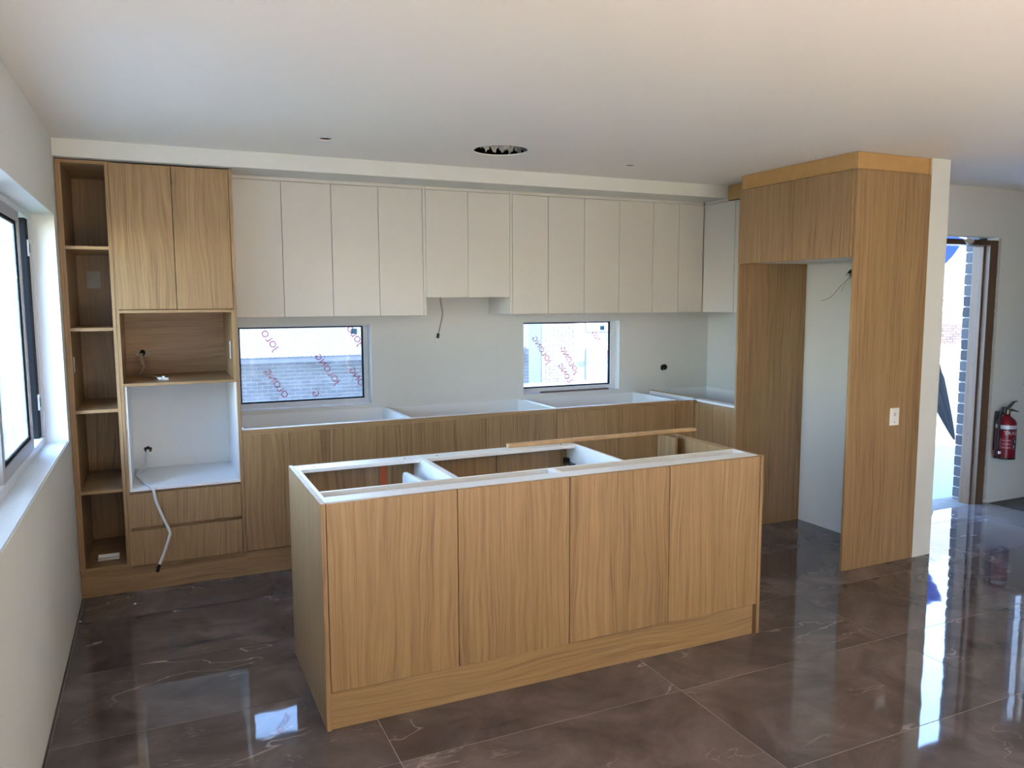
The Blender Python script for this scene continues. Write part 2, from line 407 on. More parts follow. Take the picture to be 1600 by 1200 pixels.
struct(box('trim_1', None, 0, XR, -.654, 0, 2.364, ZC, 'wall_paint', .001), 'white plaster soffit running above the cabinets')

# outer brick skin of the kitchen walls, seen at the reveals
door_bricks = []
me_full = boxmesh('brick', .23, .11, .076, .002); me_full.materials.append(MATS['brick_charcoal'])
me_half = boxmesh('brick', .11, .11, .076, .002); me_half.materials.append(MATS['brick_charcoal'])
box('mortar', wf, 7.072, 7.25, -1.232, -1.136, -.17, 2.5, 'mortar', 0)
box('mortar', wf, 6.345, 6.70, -1.232, -1.136, -.17, 2.5, 'mortar', 0)
z = -.165; row = 0
while z < 2.42:
    for xx, me in (((6.335 + .115), me_full), ((6.575 + .055), me_half), (7.062 + .115, me_full)) if row % 2 == 0 else (((6.335 + .055), me_half), ((6.455 + .115), me_full), (7.062 + .055, me_half)):
        o = bpy.data.objects.new('brick', me); COL.objects.link(o); o.parent = wf
        o.location = Vector((xx, -1.184 + rnd.uniform(-.002, .002), z + .038)) - wloc(wf)
    z += .0862; row += 1

# windows in the back wall
def jolong(parent, start, s, y, size=.062, ang=56):
    me = textmesh('film_print', s, size); a = math.radians(ang)
    me.materials.clear(); me.materials.append(MATS['film_red'])
    o = bpy.data.objects.new('film_print', me); COL.objects.link(o); o.parent = parent
    c, s_ = math.cos(a), math.sin(a)
    o.matrix_local = Matrix(((-c, s_, 0, 0), (0, 0, 1, 0), (s_, c, 0, 0), (0, 0, 0, 1)))
    o.location = Vector((start[0], y, start[1])) - wloc(parent)
    return o
def back_window(name, W, words, sticker, label):
    t = thing(name, ((W[0] + W[1]) / 2, .0, W[2]), label, None, None, 'structure')
    x0, x1, z0, z1 = W[0], W[1], W[2], W[3]; f = .034
    y0, y1 = .078, .13
    box('window_sill', t, x0, x1, .004, y0, z0, z0 + .006, 'window_white')
    for nm, b4 in (('frame_bottom', (x0, x1, z0 + .006, z0 + .006 + f)), ('frame_top', (x0, x1, z1 - .012, z1)), ('frame_side', (x0, x0 + f, z0 + .006 + f, z1 - .012)), ('frame_side', (x1 - f, x1, z0 + .006 + f, z1 - .012))):
        box(nm, t, b4[0], b4[1], y0, y1, b4[2], b4[3], 'window_white', .002)
    gx0, gx1, gz0, gz1 = x0 + f, x1 - f, z0 + f + .006, z1 - .012; g = .009
    boxes('gasket', t, [(gx0, gx1, .092, .112, gz0, gz0 + g), (gx0, gx1, .092, .112, gz1 - g, gz1), (gx0, gx0 + g, .092, .112, gz0 + g, gz1 - g), (gx1 - g, gx1, .092, .112, gz0 + g, gz1 - g)], 'rubber', ((gx0 + gx1) / 2, .1, gz0))
    pane = box('pane', t, gx0 + g, gx1 - g, .098, .104, gz0 + g, gz1 - g, 'glass_film', 0)
    for p, s in words: jolong(pane, p, s, .1052)
    box('sticker', pane, sticker[0] - .021, sticker[0] + .021, .0965, .0975, sticker[1] - .018, sticker[1] + .018, 'sticker_blue', 0)
    return t
back_window('window_1', W1, [((1.16, 1.285), 'JOLO'), ((1.566, 1.035), 'JOLONG'), ((1.215, .957), 'OLONG'), ((1.735, 1.305), 'JOLO'), ((1.742, 1.015), 'ONG'), ((1.425, .954), 'G')],
            (1.704, 1.408), 'low white framed window beside the tall oak cabinet, film lettering on its glass')
back_window('window_2', W2, [((3.478, 1.03), 'JOLONG'), ((3.42, .956), 'LONG'), ((3.765, 1.15), 'JOLONG'), ((3.231, 1.12), 'JOLONG')],
            (3.722, 1.394), 'low white framed window near the corner, film lettering on its glass')

# sliding window in the left wall
t = thing('window_3', (-.1, (W3[0] + W3[1]) / 2, W3[2]), 'white aluminium sliding window in the left wall', None, None, 'structure')
ya, yb_, za, zb_ = W3
box('window_sill', t, -.10, -.004, ya, yb_, za, za + .006, 'window_white')
for nm, b4 in (('frame_bottom', (ya, yb_, za + .006, za + .045)), ('frame_top', (ya, yb_, zb_ - .03, zb_)), ('frame_side', (yb_ - .03, yb_, za + .045, zb_ - .03)), ('frame_side', (ya, ya + .03, za + .045, zb_ - .03))):
    box(nm, t, -.19, -.10, b4[0], b4[1], b4[2], b4[3], 'window_white', .002)
box('track_channel', t, -.165, -.115, yb_ - .12, yb_ - .03, za + .045, zb_ - .03, 'rubber')
for zz in (1.12, 1.885):
    lt = box('latch', t, -.116, -.106, yb_ - .105, yb_ - .06, zz - .04, zz + .04, 'window_white', .002)
    box('latch_slot', lt, -.107, -.104, yb_ - .088, yb_ - .078, zz - .022, zz + .022, 'rubber', 0)
def sash(y0, y1, x0, x1, wst, glass):
    z0, z1 = za + .046, zb_ - .031
    s = boxes('sash', t, [(x0, x1, y0, y1, z0, z0 + .05), (x0, x1, y0, y1, z1 - .045, z1), (x0, x1, y1 - wst, y1, z0 + .05, z1 - .045), (x0, x1, y0, y0 + wst, z0 + .05, z1 - .045)], 'aluminium', ((x0 + x1) / 2, (y0 + y1) / 2, z0))
    g0, g1, h0, h1 = y0 + wst, y1 - wst, z0 + .05, z1 - .045; xm = (x0 + x1) / 2; q = .014
    boxes('gasket', s, [(xm - .008, xm + .008, g0, g1, h0, h0 + q), (xm - .008, xm + .008, g0, g1, h1 - q, h1), (xm - .008, xm + .008, g0, g0 + q, h0 + q, h1 - q), (xm - .008, xm + .008, g1 - q, g1, h0 + q, h1 - q)], 'rubber', (xm, g0, h0))
    box('pane', s, xm - .002, xm + .002, g0 + q, g1 - q, h0 + q, h1 - q, glass, 0)
sash(-1.95, -1.13, -.132, -.104, .05, 'glass_cloudy')
sash(ya + .03, -1.80, -.165, -.135, .045, 'glass_cloudy')

# glazing of the invented opening behind the viewer and of the hall window
def simple_window(name, loc, label, bars, mat):
    t = thing(name, loc, label, None, None, 'structure')
    for i, bx in enumerate(bars): box('frame_bar', t, *bx, mat, .002)
    return t
simple_window('window_4', (6.93, YH, .85), 'narrow hall window to the right of the fire extinguisher', [(6.80, 6.84, YH + .05, YH + .1, .85, 2.05), (7.035, 7.06, YH + .05, YH + .1, .85, 2.05), (6.84, 7.035, YH + .05, YH + .1, .85, .89), (6.84, 7.035, YH + .05, YH + .1, 2.01, 2.05)], 'window_white')
simple_window('door_2', (2.75, RY - .05, 0), 'wide sliding door frame added in the invented opening behind the viewer', [(RD[0], RD[0] + .05, RY - .09, RY - .02, 0, 2.33), (RD[1] - .05, RD[1], RY - .09, RY - .02, 0, 2.33), (1.9, 1.96, RY - .09, RY - .02, 0, 2.28), (3.54, 3.60, RY - .09, RY - .02, 0, 2.28), (RD[0] + .05, RD[1] - .05, RY - .09, RY - .02, 2.28, 2.33)], 'window_white')  # frame added for the invented light opening

# exterior doorway frame
t = thing('door_1', (5.88, YH, 0), 'raw timber frame of the open exterior doorway', None, None, 'structure')
box('jamb', t, 6.28, 6.372, YH - .006, -1.238, -.03, 2.062, 'frame_timber', .002)
box('jamb_stop', t, 6.262, 6.28, -1.325, -1.238, -.03, 2.02, 'frame_timber', .002)
box('jamb', t, 5.44, 5.53, YH - .006, -1.238, -.03, 2.062, 'frame_timber', .002)
box('head', t, 5.53, 6.28, YH - .006, -1.238, 2.022, 2.062, 'frame_timber_x', .002)
box('head_bead', t, 5.53, 6.28, YH - .010, YH - .006, 2.034, 2.039, 'frame_timber', .0005)
for zz in (.12, .55, 1.1, 1.75): box('nail_head', t, 6.2605, 6.2622, -1.29, -1.285, zz, zz + .005, 'screw_dark', 0)
box('threshold', t, 5.42, 6.392, YH, -1.13, -.05, -.011, 'concrete', .002)
raw('foam_blob', [(6.02 + .045 * math.cos(a) * (1 + .25 * math.sin(3 * a)), YH - d, 2.045 + .022 * math.sin(a)) for d in (.022, .004) for a in [2 * math.pi * k / 12 for k in range(12)]],
    [tuple(range(12)), tuple(range(12, 24))] + [(k, (k + 1) % 12, 12 + (k + 1) % 12, 12 + k) for k in range(12)], 'plaster_rough', t, (6.02, YH, 2.045))
# ragged plaster edge round the frame
def ragged(name, pts_out, pts_in, y0, y1, mat, parent):
    n = len(pts_out); V = [(p[0], y0, p[1]) for p in pts_out] + [(p[0], y0, p[1]) for p in pts_in] + [(p[0], y1, p[1]) for p in pts_out] + [(p[0], y1, p[1]) for p in pts_in]
    F = []
    for i in range(n - 1):
        F += [(i, i + 1, n + i + 1, n + i), (2 * n + i, 3 * n + i, 3 * n + i + 1, 2 * n + i + 1), (n + i, n + i + 1, 3 * n + i + 1, 3 * n + i), (i, 2 * n + i, 2 * n + i + 1, i + 1)]
    return raw(name, V, F, mat, parent, (pts_out[0][0], y0, pts_out[0][1]))
zs = [.02 + 2.06 * k / 40 for k in range(41)]
ragged('plaster_edge', [(6.412, z_) for z_ in zs], [(6.388 + rnd.uniform(-.012, .006), z_) for z_ in zs], YH - .002, YH + .012, 'plaster_rough', wf)
# ------------------------------------------------------------------ tall oak unit
YT = -.61
def shelf_unit():
    t = thing('open_shelf_cabinet', (.125, -.3, .146), 'tall narrow open oak shelf unit against the left wall', 'shelf unit')
    box('side_panel', t, .002, .030, YT, -.004, .146, 2.358, 'oak_z')
    box('side_panel', t, .232, .2495, YT, -.004, .146, 2.358, 'oak_z')
    box('back_panel', t, .030, .232, -.020, -.004, .146, 2.358, 'oak_z')
    box('top_panel', t, .030, .232, YT, -.020, 2.340, 2.358, 'oak_x')
    box('bottom_panel', t, .030, .232, YT, -.020, .148, .166, 'oak_x')
    for zc in (1.905, 1.473, 1.030, .586):
        box('shelf', t, .030, .232, YT + .004, -.020, zc - .009, zc + .009, 'oak_x')
    return t
shelf_unit()
def tower():
    t = thing('oven_tower_cabinet', (.56, -.3, .146), 'tall oak oven tower with two doors, open niche and two drawers', 'cabinet')
    box('side_panel', t, .2505, .266, YT, -.004, .146, 2.358, 'oak_z')
    box('side_panel', t, .850, .868, YT, -.004, .146, 2.358, 'oak_z')
    box('top_panel', t, .266, .850, YT + .02, -.004, 2.340, 2.358, 'oak_x')
    for x0, x1 in ((.2535, .5535), (.5565, .8485)):
        box('door', t, x0, x1, YT - .004, YT + .014, 1.578, 2.353, 'oak_z', .0015)
    box('niche_top', t, .266, .850, YT + .002, -.02, 1.558, 1.575, 'oak_x')
    box('niche_back', t, .266, .850, -.022, -.006, 1.174, 1.558, 'oak_x')
    box('niche_floor', t, .266, .850, YT - .002, -.022, 1.158, 1.174, 'oak_x')
    box('niche_side', t, .838, .850, YT + .004, -.022, 1.174, 1.558, 'oak_z')
    box('oven_back', t, .266, .850, -.022, -.006, .585, 1.158, 'melamine')
    box('oven_side', t, .266, .280, YT + .01, -.022, .585, 1.158, 'melamine')
    box('oven_side', t, .838, .850, YT + .006, -.022, .585, 1.158, 'melamine')
    box('oven_floor', t, .266, .850, YT + .004, -.006, .569, .585, 'melamine')
    box('finger_rail', t, .266, .850, YT + .022, YT + .038, .535, .569, 'oak_x')
    box('drawer', t, .2535, .8485, YT - .004, YT + .014, .366, .556, 'oak_z', .0015)
    box('finger_rail', t, .266, .850, YT + .022, YT + .038, .325, .366, 'oak_x')
    box('drawer', t, .2535, .8485, YT - .004, YT + .014, .150, .346, 'oak_z', .0015)
    box('note_clip', t, .8345, .838, -.455, -.425, 1.283, 1.386, 'plate_white', .001)
    return t
tower()
tag(box('kickboard', None, .004, .868, YT + .012, YT + .028, 0.0, .146, 'oak_x'), 'oak kickboard under the tall cabinets', 'kickboard')

# ------------------------------------------------------------------ base cabinets along the back wall
YB, ZB = -.612, .875
def base_unit(x0, x1, gaps, label):
    t = thing('base_cabinet', ((x0 + x1) / 2, -.3, .146), label, 'cabinet', 'base cabinets under the windows')
    e = .0004
    box('side_panel', t, x0 + e, x0 + .016, YB + .02, -.012, .146, ZB, 'melamine')
    box('side_panel', t, x1 - .016, x1 - e, YB + .02, -.012, .146, ZB, 'melamine')
    box('back_panel', t, x0 + e, x1 - e, -.012, -.002, .146, ZB, 'melamine')
    box('bottom_panel', t, x0 + .016, x1 - .016, YB + .02, -.012, .146, .162, 'melamine')
    box('top_rail', t, x0 + .016, x1 - .016, YB + .020, YB + .036, .80, ZB, 'melamine')
    box('finger_rail', t, x0 + e, x1 - e, YB + .006, YB + .0195, .838, ZB - .003, 'oak_x')
    xs = [x0] + gaps + [x1]
    for a, b_ in zip(xs, xs[1:]): box('door', t, a + .0015, b_ - .0015, YB, YB + .018, .150, .845, 'oak_z', .0015)
    return t
base_unit(.8685, 1.888, [1.376], 'oak base cabinet beside the oven tower, under the left window')
base_unit(1.888, 2.935, [2.405], 'oak base cabinet in the middle of the back run, between the windows')
base_unit(2.935, 3.966, [3.443], 'oak base cabinet under the right window')
t = thing('corner_cabinet', (4.35, -.5, .146), 'oak corner base cabinet beside the fridge recess', 'cabinet')
box('corner_filler', t, 3.9668, 4.074, YB, YB + .018, .150, .868, 'oak_z')
box('side_panel', t, 4.112, 4.128, YB + .02, -.012, .146, ZB + .004, 'melamine')
box('edge_strip', t, 4.108, 4.130, YB + .018, -.012, ZB + .0042, ZB + .009, 'pine')
box('back_panel', t, 4.128, XR - .012, -.012, -.002, .146, ZB + .006, 'melamine')
box('back_panel', t, XR - .012, XR - .002, -1.068, -.002, .146, ZB + .006, 'melamine')
box('bottom_panel', t, 4.128, XR - .012, -1.068, -.012, .146, .162, 'melamine')
box('front_rail', t, 4.114, 4.184, -1.0695, YB + .018, ZB - .016, ZB, 'melamine')
box('door', t, 4.094, 4.112, -1.0695, YB - .022, .150, .852, 'oak_z', .0015)
box('corner_post', t, 4.0745, 4.110, YB - .020, YB - .0, .150, .870, 'oak_z')
box('finger_rail', t, 4.114, 4.128, -1.0695, YB - .001, .842, ZB - .017, 'oak_y')
tag(box('kickboard', None, .8685, 4.062, YB + .014, YB + .03, 0, .146, 'oak_x'), 'oak kickboard under the base cabinets along the back wall', 'kickboard')
tag(box('kickboard', None, 4.108, 4.124, -1.068, YB + .012, 0, .146, 'oak_y'), 'short oak kickboard under the corner cabinet', 'kickboard')

# ------------------------------------------------------------------ white wall cabinets
YW = -.3814
def wall_unit(x0, x1, gaps, z0, label, endl=False, endr=False):
    t = thing('wall_cabinet', ((x0 + x1) / 2, -.19, z0), label, 'cabinet', 'white wall cabinets')
    z1 = 2.344; e = .0004; xs0 = x0; xs1 = x1
    if endl: box('end_panel', t, x0 + e, x0 + .018, YW, -.002, z0, z1, 'cabinet_white'); xs0 = x0 + .019
    if endr: box('end_panel', t, x1 - .018, x1 - e, YW, -.002, z0, z1, 'cabinet_white'); xs1 = x1 - .019
    box('carcass', t, xs0 + e, xs1 - e, YW + .019, -.002, z0 + .004, z1, 'cabinet_white')
    xs = [xs0] + gaps + [xs1]
    for a, b_ in zip(xs, xs[1:]): box('door', t, a + .0013, b_ - .0013, YW, YW + .018, z0, z1 - .003, 'cabinet_white', .0012)
    box('top_filler', t, x0 + e, x1 - e, YW + .006, YW + .022, z1, 2.3638, 'cabinet_white')
    return t
ZWB, ZHB = 1.524, 1.641
wall_unit(.8685, 1.468, [1.167], ZWB, 'white two-door wall cabinet next to the tall oak tower')
wall_unit(1.468, 2.081, [1.767], ZWB, 'white two-door wall cabinet just left of the shorter rangehood cabinet', endr=True)
wall_unit(2.081, 2.6885, [2.380], ZHB, 'shorter white two-door cabinet with a wire hanging below it')
wall_unit(2.6885, 3.278, [2.9855], ZWB, 'white two-door wall cabinet just right of the shorter rangehood cabinet', endl=True)
wall_unit(3.278, 3.871, [3.5734], ZWB, 'white two-door wall cabinet above the right end of the right window')
wall_unit(3.871, 4.338, [4.1057], ZWB, 'white wall cabinet with two narrow doors in the corner')
t = thing('wall_cabinet', (4.52, -.7, ZWB), 'white wall cabinet on the side wall beside the fridge recess', 'cabinet', 'white wall cabinets')
box('carcass', t, 4.359, XR - .002, -1.069, -.002, ZWB + .004, 2.344, 'cabinet_white')
box('door', t, 4.340, 4.358, -.738, YW - .002, ZWB, 2.341, 'cabinet_white', .0012)
box('door', t, 4.340, 4.358, -1.069, -.741, ZWB, 2.341, 'cabinet_white', .0012)
box('top_filler', t, 4.344, 4.360, -.655, YW - .002, 2.344, 2.3638, 'cabinet_white')
box('raw_filler', t, 4.336, 4.354, -1.069, -.656, 2.348, ZC - .002, 'mdf_raw')

# ------------------------------------------------------------------ fridge surround
XF = 4.106
t = thing('fridge_cabinet', (4.4, -1.56, 0), 'oak fridge surround with two overhead doors and tall side panels', 'cabinet')
box('side_panel', t, XF - .014, XR - .001, -1.089, -1.071, .0, 1.858, 'oak_z')
box('side_panel', t, XF + .0005, XR - .001, -1.089, -1.071, 1.8585, 2.357, 'oak_z')
box('side_panel', t, 4.100, XR - .001, Y2, Y2 + .018, .0, 2.357, 'oak_z')
box('overhead_carcass', t, XF + .001, XR - .001, Y2 + .0185, -1.0895, 1.868, 2.356, 'melamine')
box('door', t, XF - .018, XF, -1.5665, -1.075, 1.860, 2.352, 'oak_z', .0015)
box('door', t, XF - .018, XF, Y2 + .0195, -1.5695, 1.860, 2.352, 'oak_z', .0015)
box('raw_filler', t, 4.108, 4.126, Y2 + .012, -1.073, 2.3575, ZC - .002, 'mdf_raw')
box('raw_filler', t, 4.126, XR - .012, Y2 + .012, Y2 + .03, 2.3575, ZC - .002, 'mdf_raw')
box('raw_filler_edge', t, XR - .011, XR - .001, Y2 + .004, Y2 + .03, 2.3575, ZC - .002, 'pine')
t = thing('wall_plate', (4.48, Y2 - .004, .91), 'white blank power plate on the oak fridge panel', 'power plate')
box('plate', t, 4.443, 4.519, Y2 - .0075, Y2 - .0004, .858, .964, 'plate_white', .003)
box('rocker', t, 4.474, 4.490, Y2 - .009, Y2 - .0076, .915, .935, 'paper', .001)
box('screw', t, 4.479, 4.484, Y2 - .009, Y2 - .0076, .875, .880, 'screw_dark', 0)
# ------------------------------------------------------------------ island
XI0, XI1, YI0, YI1, ZI = .9558, 3.0479, -2.5106, -1.763, .880
t = thing('kitchen_island', (2.0, -2.14, 0), 'oak kitchen island without a benchtop, open white carcasses inside', 'island')
box('end_panel', t, XI0, XI0 + .018, YI0, YI1, 0, ZI, 'oak_z')
box('end_panel', t, XI1 - .018, XI1, YI0, YI1, 0, ZI, 'oak_z')
dx = [XI0 + .019, 1.4913, 1.9965, 2.5088, XI1 - .019]
for a, b_ in zip(dx, dx[1:]): box('front_door', t, a + .0015, b_ - .0015, YI0 + .002, YI0 + .020, .148, ZI - .002, 'oak_z', .0015)
box('kickboard', t, XI0 + .0185, XI1 - .034, YI0 + .008, YI0 + .024, .0, .146, 'oak_x')
box('kickboard', t, XI0 + .0185, XI1 - .0185, YI1 - .05, YI1 - .034, .0, .146, 'oak_x')
# front shallow carcasses
YFB = -2.312
for a, b_ in ((XI0 + .0185, 1.998), (1.9985, XI1 - .0185)):
    box('front_gable', t, a, a + .015, YI0 + .021, YFB, .146, ZI, 'melamine')
    box('front_gable', t, b_ - .015, b_, YI0 + .021, YFB, .146, ZI, 'melamine')
    box('front_rail', t, a + .0155, b_ - .0155, YI0 + .021, YI0 + .104, ZI - .016, ZI - .0005, 'melamine')
    box('front_floor', t, a + .0155, b_ - .0155, YI0 + .021, YFB - .0165, .146, .162, 'melamine')
    box('front_back_panel', t, a + .0155, b_ - .0155, YFB - .016, YFB, .162, ZI, 'melamine')
# rear carcasses: two with doors, one open bay
def rear(a, b_, rail):
    box('rear_gable', t, a, a + .0155, YFB + .0005, YI1 - .02, .146, ZI, 'melamine')
    box('rear_gable', t, b_ - .0155, b_, YFB + .0005, YI1 - .02, .146, ZI, 'melamine')
    box('rear_rail', t, a + .016, b_ - .016, YI1 - .118, YI1 - .02, ZI - .016, ZI - .0005, 'melamine')
    for xx in (a + .08, b_ - .08): box('screw', t, xx, xx + .007, YI1 - .075, YI1 - .068, ZI - .0007, ZI + .0008, 'screw_dark', 0)
    box('rear_floor', t, a + .016, b_ - .016, YFB + .0005, YI1 - .02, .146, .162, 'melamine')
rear(XI0 + .0185, 1.5555, True)
rear(1.556, 2.390, True)
for a, b_, tape in ((XI0 + .0195, 1.5545, True), (1.557, 1.972, False), (1.975, 2.389, False)):
    d = box('rear_door', t, a, b_, YI1 - .018, YI1, .148, ZI - .003, 'oak_z', .0015)
    if tape: box('tape', d, 1.376, 1.402, YI1 - .0195, YI1 - .0185, .45, ZI - .03, 'tape_orange', 0)
# drawer side with a rounded rear corner, inside the first carcass
pr = [(-2.25, .66), (-1.90, .66), (-1.90, .80), (-1.903, .815), (-1.912, .828), (-1.925, .835), (-2.25, .853)]
slab('drawer_side', pr, [], 'x', 1.447, 1.462, 'melamine', t, (1.455, -2.1, .75))
hb = box('hinge', t, 2.352, 2.373, YI1 - .060, YI1 - .020, .765, .80, 'black_plastic', .003)
box('hinge_arm', hb, 2.342, 2.374, YI1 - .12, YI1 - .061, .772, .782, 'steel_dark', .002)
box('support_panel', t, 2.962, 2.980, -1.925, YI1 - .002, .0, ZI - .004, 'oak_z')
box('inner_lining', t, 3.0135, 3.0292, YFB + .002, -1.95, .0, ZI - .004, 'oak_z')
tag(box('timber_strip', None, 2.03, 3.195, YI1 - .045, YI1 - .012, ZI + .0002, ZI + .018, 'pine', .002), 'long loose timber strip lying along the back edge of the island', 'timber strip')

# ------------------------------------------------------------------ small things
tag(box('timber_offcut', None, 3.134, 3.741, .016, .046, .9042, .914, 'pine_dark', .002), 'dark timber offcut lying on the right window sill', 'timber strip')
o = box('paper_note', None, .080, .154, -.0235, -.0208, 1.699, 1.801, 'paper', 0); tag(o, 'small white note stuck inside the second compartment of the open shelf', 'note')
o.rotation_euler = (0, .03, 0)
tag(box('plate_white', None, .0305, .0325, -.556, -.512, 1.242, 1.325, 'plate_white', .001), 'thin white plate on the side of the open shelf unit', 'plate').name = 'shelf_plate'
t = thing('white_bracket', (.136, -.47, .166), 'small white bracket lying in the bottom of the open shelf', 'bracket')
box('bracket_base', t, .082, .190, -.49, -.445, .1662, .172, 'plate_white', .001)
box('bracket_lip', t, .082, .190, -.449, -.445, .172, .190, 'plate_white', .001)

def blob(name, parent, c, rx, rz, y0, y1, mat, n=14, jag=.25, axis='y'):
    pts = []
    for k in range(n):
        a = 2 * math.pi * k / n; q = 1 + rnd.uniform(-jag, jag)
        pts.append((c[0] + rx * q * math.cos(a), c[1] + rz * q * math.sin(a)))
    return slab(name, pts, [], axis, y0, y1, mat, parent, {'y': (c[0], y0, c[1]), 'x': (y0, c[0], c[1])}[axis])
# niche cable
t = thing('appliance_cable', (.36, -.022, 1.30), 'cream cable with a white plug coming out of the oak niche', 'cable')
blob('torn_insulation', t, (.336, 1.306), .019, .020, -.034, -.0222, 'insulation')
blob('torn_insulation', t, (.384, 1.303), .022, .022, -.034, -.0222, 'insulation')
blob('dark_hole_disc', t, (.360, 1.308), .017, .018, -.0355, -.0345, 'dark_void', jag=.1)  # dark disc painted as the inside of the hole
tube('cable', t, [(.358, -.036, 1.302), (.352, -.055, 1.285), (.362, -.06, 1.25), (.366, -.07, 1.225), (.350, -.09, 1.195), (.335, -.12, 1.1795), (.37, -.20, 1.1790), (.42, -.30, 1.1830), (.445, -.40, 1.1800)], .0055, 'cable_cream')
tube('inner_wire', t, [(.352, -.036, 1.302), (.343, -.052, 1.275), (.352, -.058, 1.25), (.362, -.066, 1.228)], .0045, 'cable_cream')
pl = box('plug', t, .440, .490, -.495, -.445, 1.1745, 1.190, 'plate_white', .004); pl.rotation_euler = (0, .12, .3)
box('plug_tab', pl, .462, .470, -.485, -.455, 1.190, 1.198, 'plate_white', .002)
# oven cable
t = thing('oven_cable', (.36, -.022, .70), 'long white flat cable hanging out of the oven opening over the drawers', 'cable')
blob('dark_hole_disc', t, (.361, .703), .022, .018, -.0245, -.0222, 'black_plastic')  # black disc in place of a hole, its colour gives the dark
blob('brick_chip', t, (.372, .700), .008, .008, -.026, -.0246, 'pine_dark')
tube('cable', t, [(.360, -.026, .698), (.352, -.06, .66), (.345, -.11, .615), (.310, -.16, .594), (.300, -.28, .5915), (.325, -.42, .5915), (.362, -.58, .592), (.384, -.632, .580), (.400, -.640, .50), (.428, -.640, .415), (.458, -.650, .335), (.455, -.655, .305), (.425, -.655, .22), (.398, -.655, .155)], .0082, 'cable_white', n=10)
tube('cable_end', t, [(.398, -.655, .155), (.392, -.655, .135), (.384, -.656, .112)], .008, 'black_plastic')
# rangehood wire
t = thing('rangehood_wire', (2.245, -.2, 1.641), 'thin wire with a black connector hanging below the short wall cabinet', 'wire')
tube('wire', t, [(2.240, -.2, 1.644), (2.243, -.2, 1.60), (2.254, -.2, 1.53), (2.240, -.2, 1.46), (2.224, -.2, 1.394)], .0024, 'cable_grey')
tube('wire', t, [(2.246, -.196, 1.644), (2.260, -.196, 1.58), (2.262, -.197, 1.52), (2.246, -.198, 1.45), (2.228, -.199, 1.394)], .0018, 'cable_cream')
cn = box('connector', t, 2.211, 2.229, -.208, -.192, 1.360, 1.394, 'black_plastic', .002); cn.rotation_euler = (0, .15, 0)
tube('bare_end', t, [(2.215, -.2, 1.36), (2.213, -.2, 1.33), (2.207, -.2, 1.297)], .0022, 'cable_white')
tube('bare_end', t, [(2.217, -.2, 1.36), (2.222, -.2, 1.32), (2.214, -.2, 1.300)], .0016, 'cable_white')
# wall hole drawn as a flat black disc, and cable in the corner
t = thing('wall_outlet', (4.258, -.001, 1.062), 'flat black disc for a wall hole with a thin white cable near the corner', 'power outlet')
blob('wall_hole_disc', t, (4.258, 1.064), .034, .026, -.006, -.0004, 'black_plastic', 10, .14)  # flat disc, black colour stands in for the dark of the hole
box('terminal', t, 4.228, 4.250, -.016, -.0062, 1.052, 1.074, 'black_plastic', .002)
tube('cable', t, [(4.252, -.008, 1.045), (4.262, -.025, 1.02), (4.274, -.035, .985), (4.282, -.04, .935), (4.279, -.05, .885), (4.270, -.055, .86)], .0032, 'cable_white')
# fridge cable
t = thing('fridge_outlet', (XR, -1.484, 1.79), 'flat black disc for a wall hole with a loose thin cable inside the fridge recess', 'power outlet')
blob('wall_hole_disc', t, (-1.50, 1.790), .040, .030, XR - .012, XR - .0004, 'black_plastic', 10, .12, axis='x')  # black disc painted as the hole behind the fridge
box('terminal', t, XR - .034, XR - .0122, -1.495, -1.462, 1.768, 1.79, 'plaster_rough', .003)
tube('cable', t, [(XR - .013, -1.50, 1.785), (4.66, -1.51, 1.765), (4.63, -1.46, 1.70), (4.61, -1.40, 1.632), (4.60, -1.33, 1.608)], .003, 'cable_cream')
tube('cable', t, [(XR - .013, -1.505, 1.78), (4.67, -1.50, 1.755), (4.66, -1.47, 1.715), (4.66, -1.445, 1.67)], .002, 'cable_cream')
# foil duct above the ceiling hole
t = thing('foil_duct', (HOLE[0], HOLE[1], ZC + .02), 'crumpled foil insulation seen inside the large round ceiling hole', 'duct')
def crumple(name, x0, x1, y0, y1, fz, mat, nx=26, ny=14):
    V, F = [], []
    for i in range(nx + 1):
        for k in range(ny + 1):
            u, v = i / nx, k / ny; x = x0 + (x1 - x0) * u; y = y0 + (y1 - y0) * v
            V.append((x + rnd.uniform(-.006, .006), y + rnd.uniform(-.006, .006), fz(u, v) + rnd.uniform(-.012, .012)))
    for i in range(nx):
        for k in range(ny): a = i * (ny + 1) + k; F.append((a, a + 1, a + ny + 2, a + ny + 1))
    return raw(name, V, F, mat, t, (x0, y0, ZC + .02))
crumple('foil_sheet', 2.185, 2.50, -1.095, -1.06, lambda u, v: ZC + .030 + .13 * v + .010 * math.sin(u * 40), 'foil', 44, 8)
crumple('foil_sheet', 2.33, 2.52, -1.40, -1.06, lambda u, v: ZC + .05 + .10 * u + .02 * math.sin(v * 18), 'foil', 12, 24)
box('ceiling_batten', t, 1.95, 2.16, -1.06, -1.0, ZC + .016, ZC + .11, 'pine_dark')
tag(boxes('ceiling_cavity', None, [(1.0, 3.5, -.95, -.93, ZC + .0065, 2.848), (1.0, 3.5, -1.7, -1.68, ZC + .0065, 2.848), (1.0, 1.02, -1.68, -.95, ZC + .0065, 2.848), (3.48, 3.5, -1.68, -.95, ZC + .0065, 2.848)], 'dark_void', (2.25, -1.3, ZC + .0065)), 'near black sheets closing off the roof space above the ceiling holes', None, None, 'structure')  # near-black sheets round the space above the ceiling holes
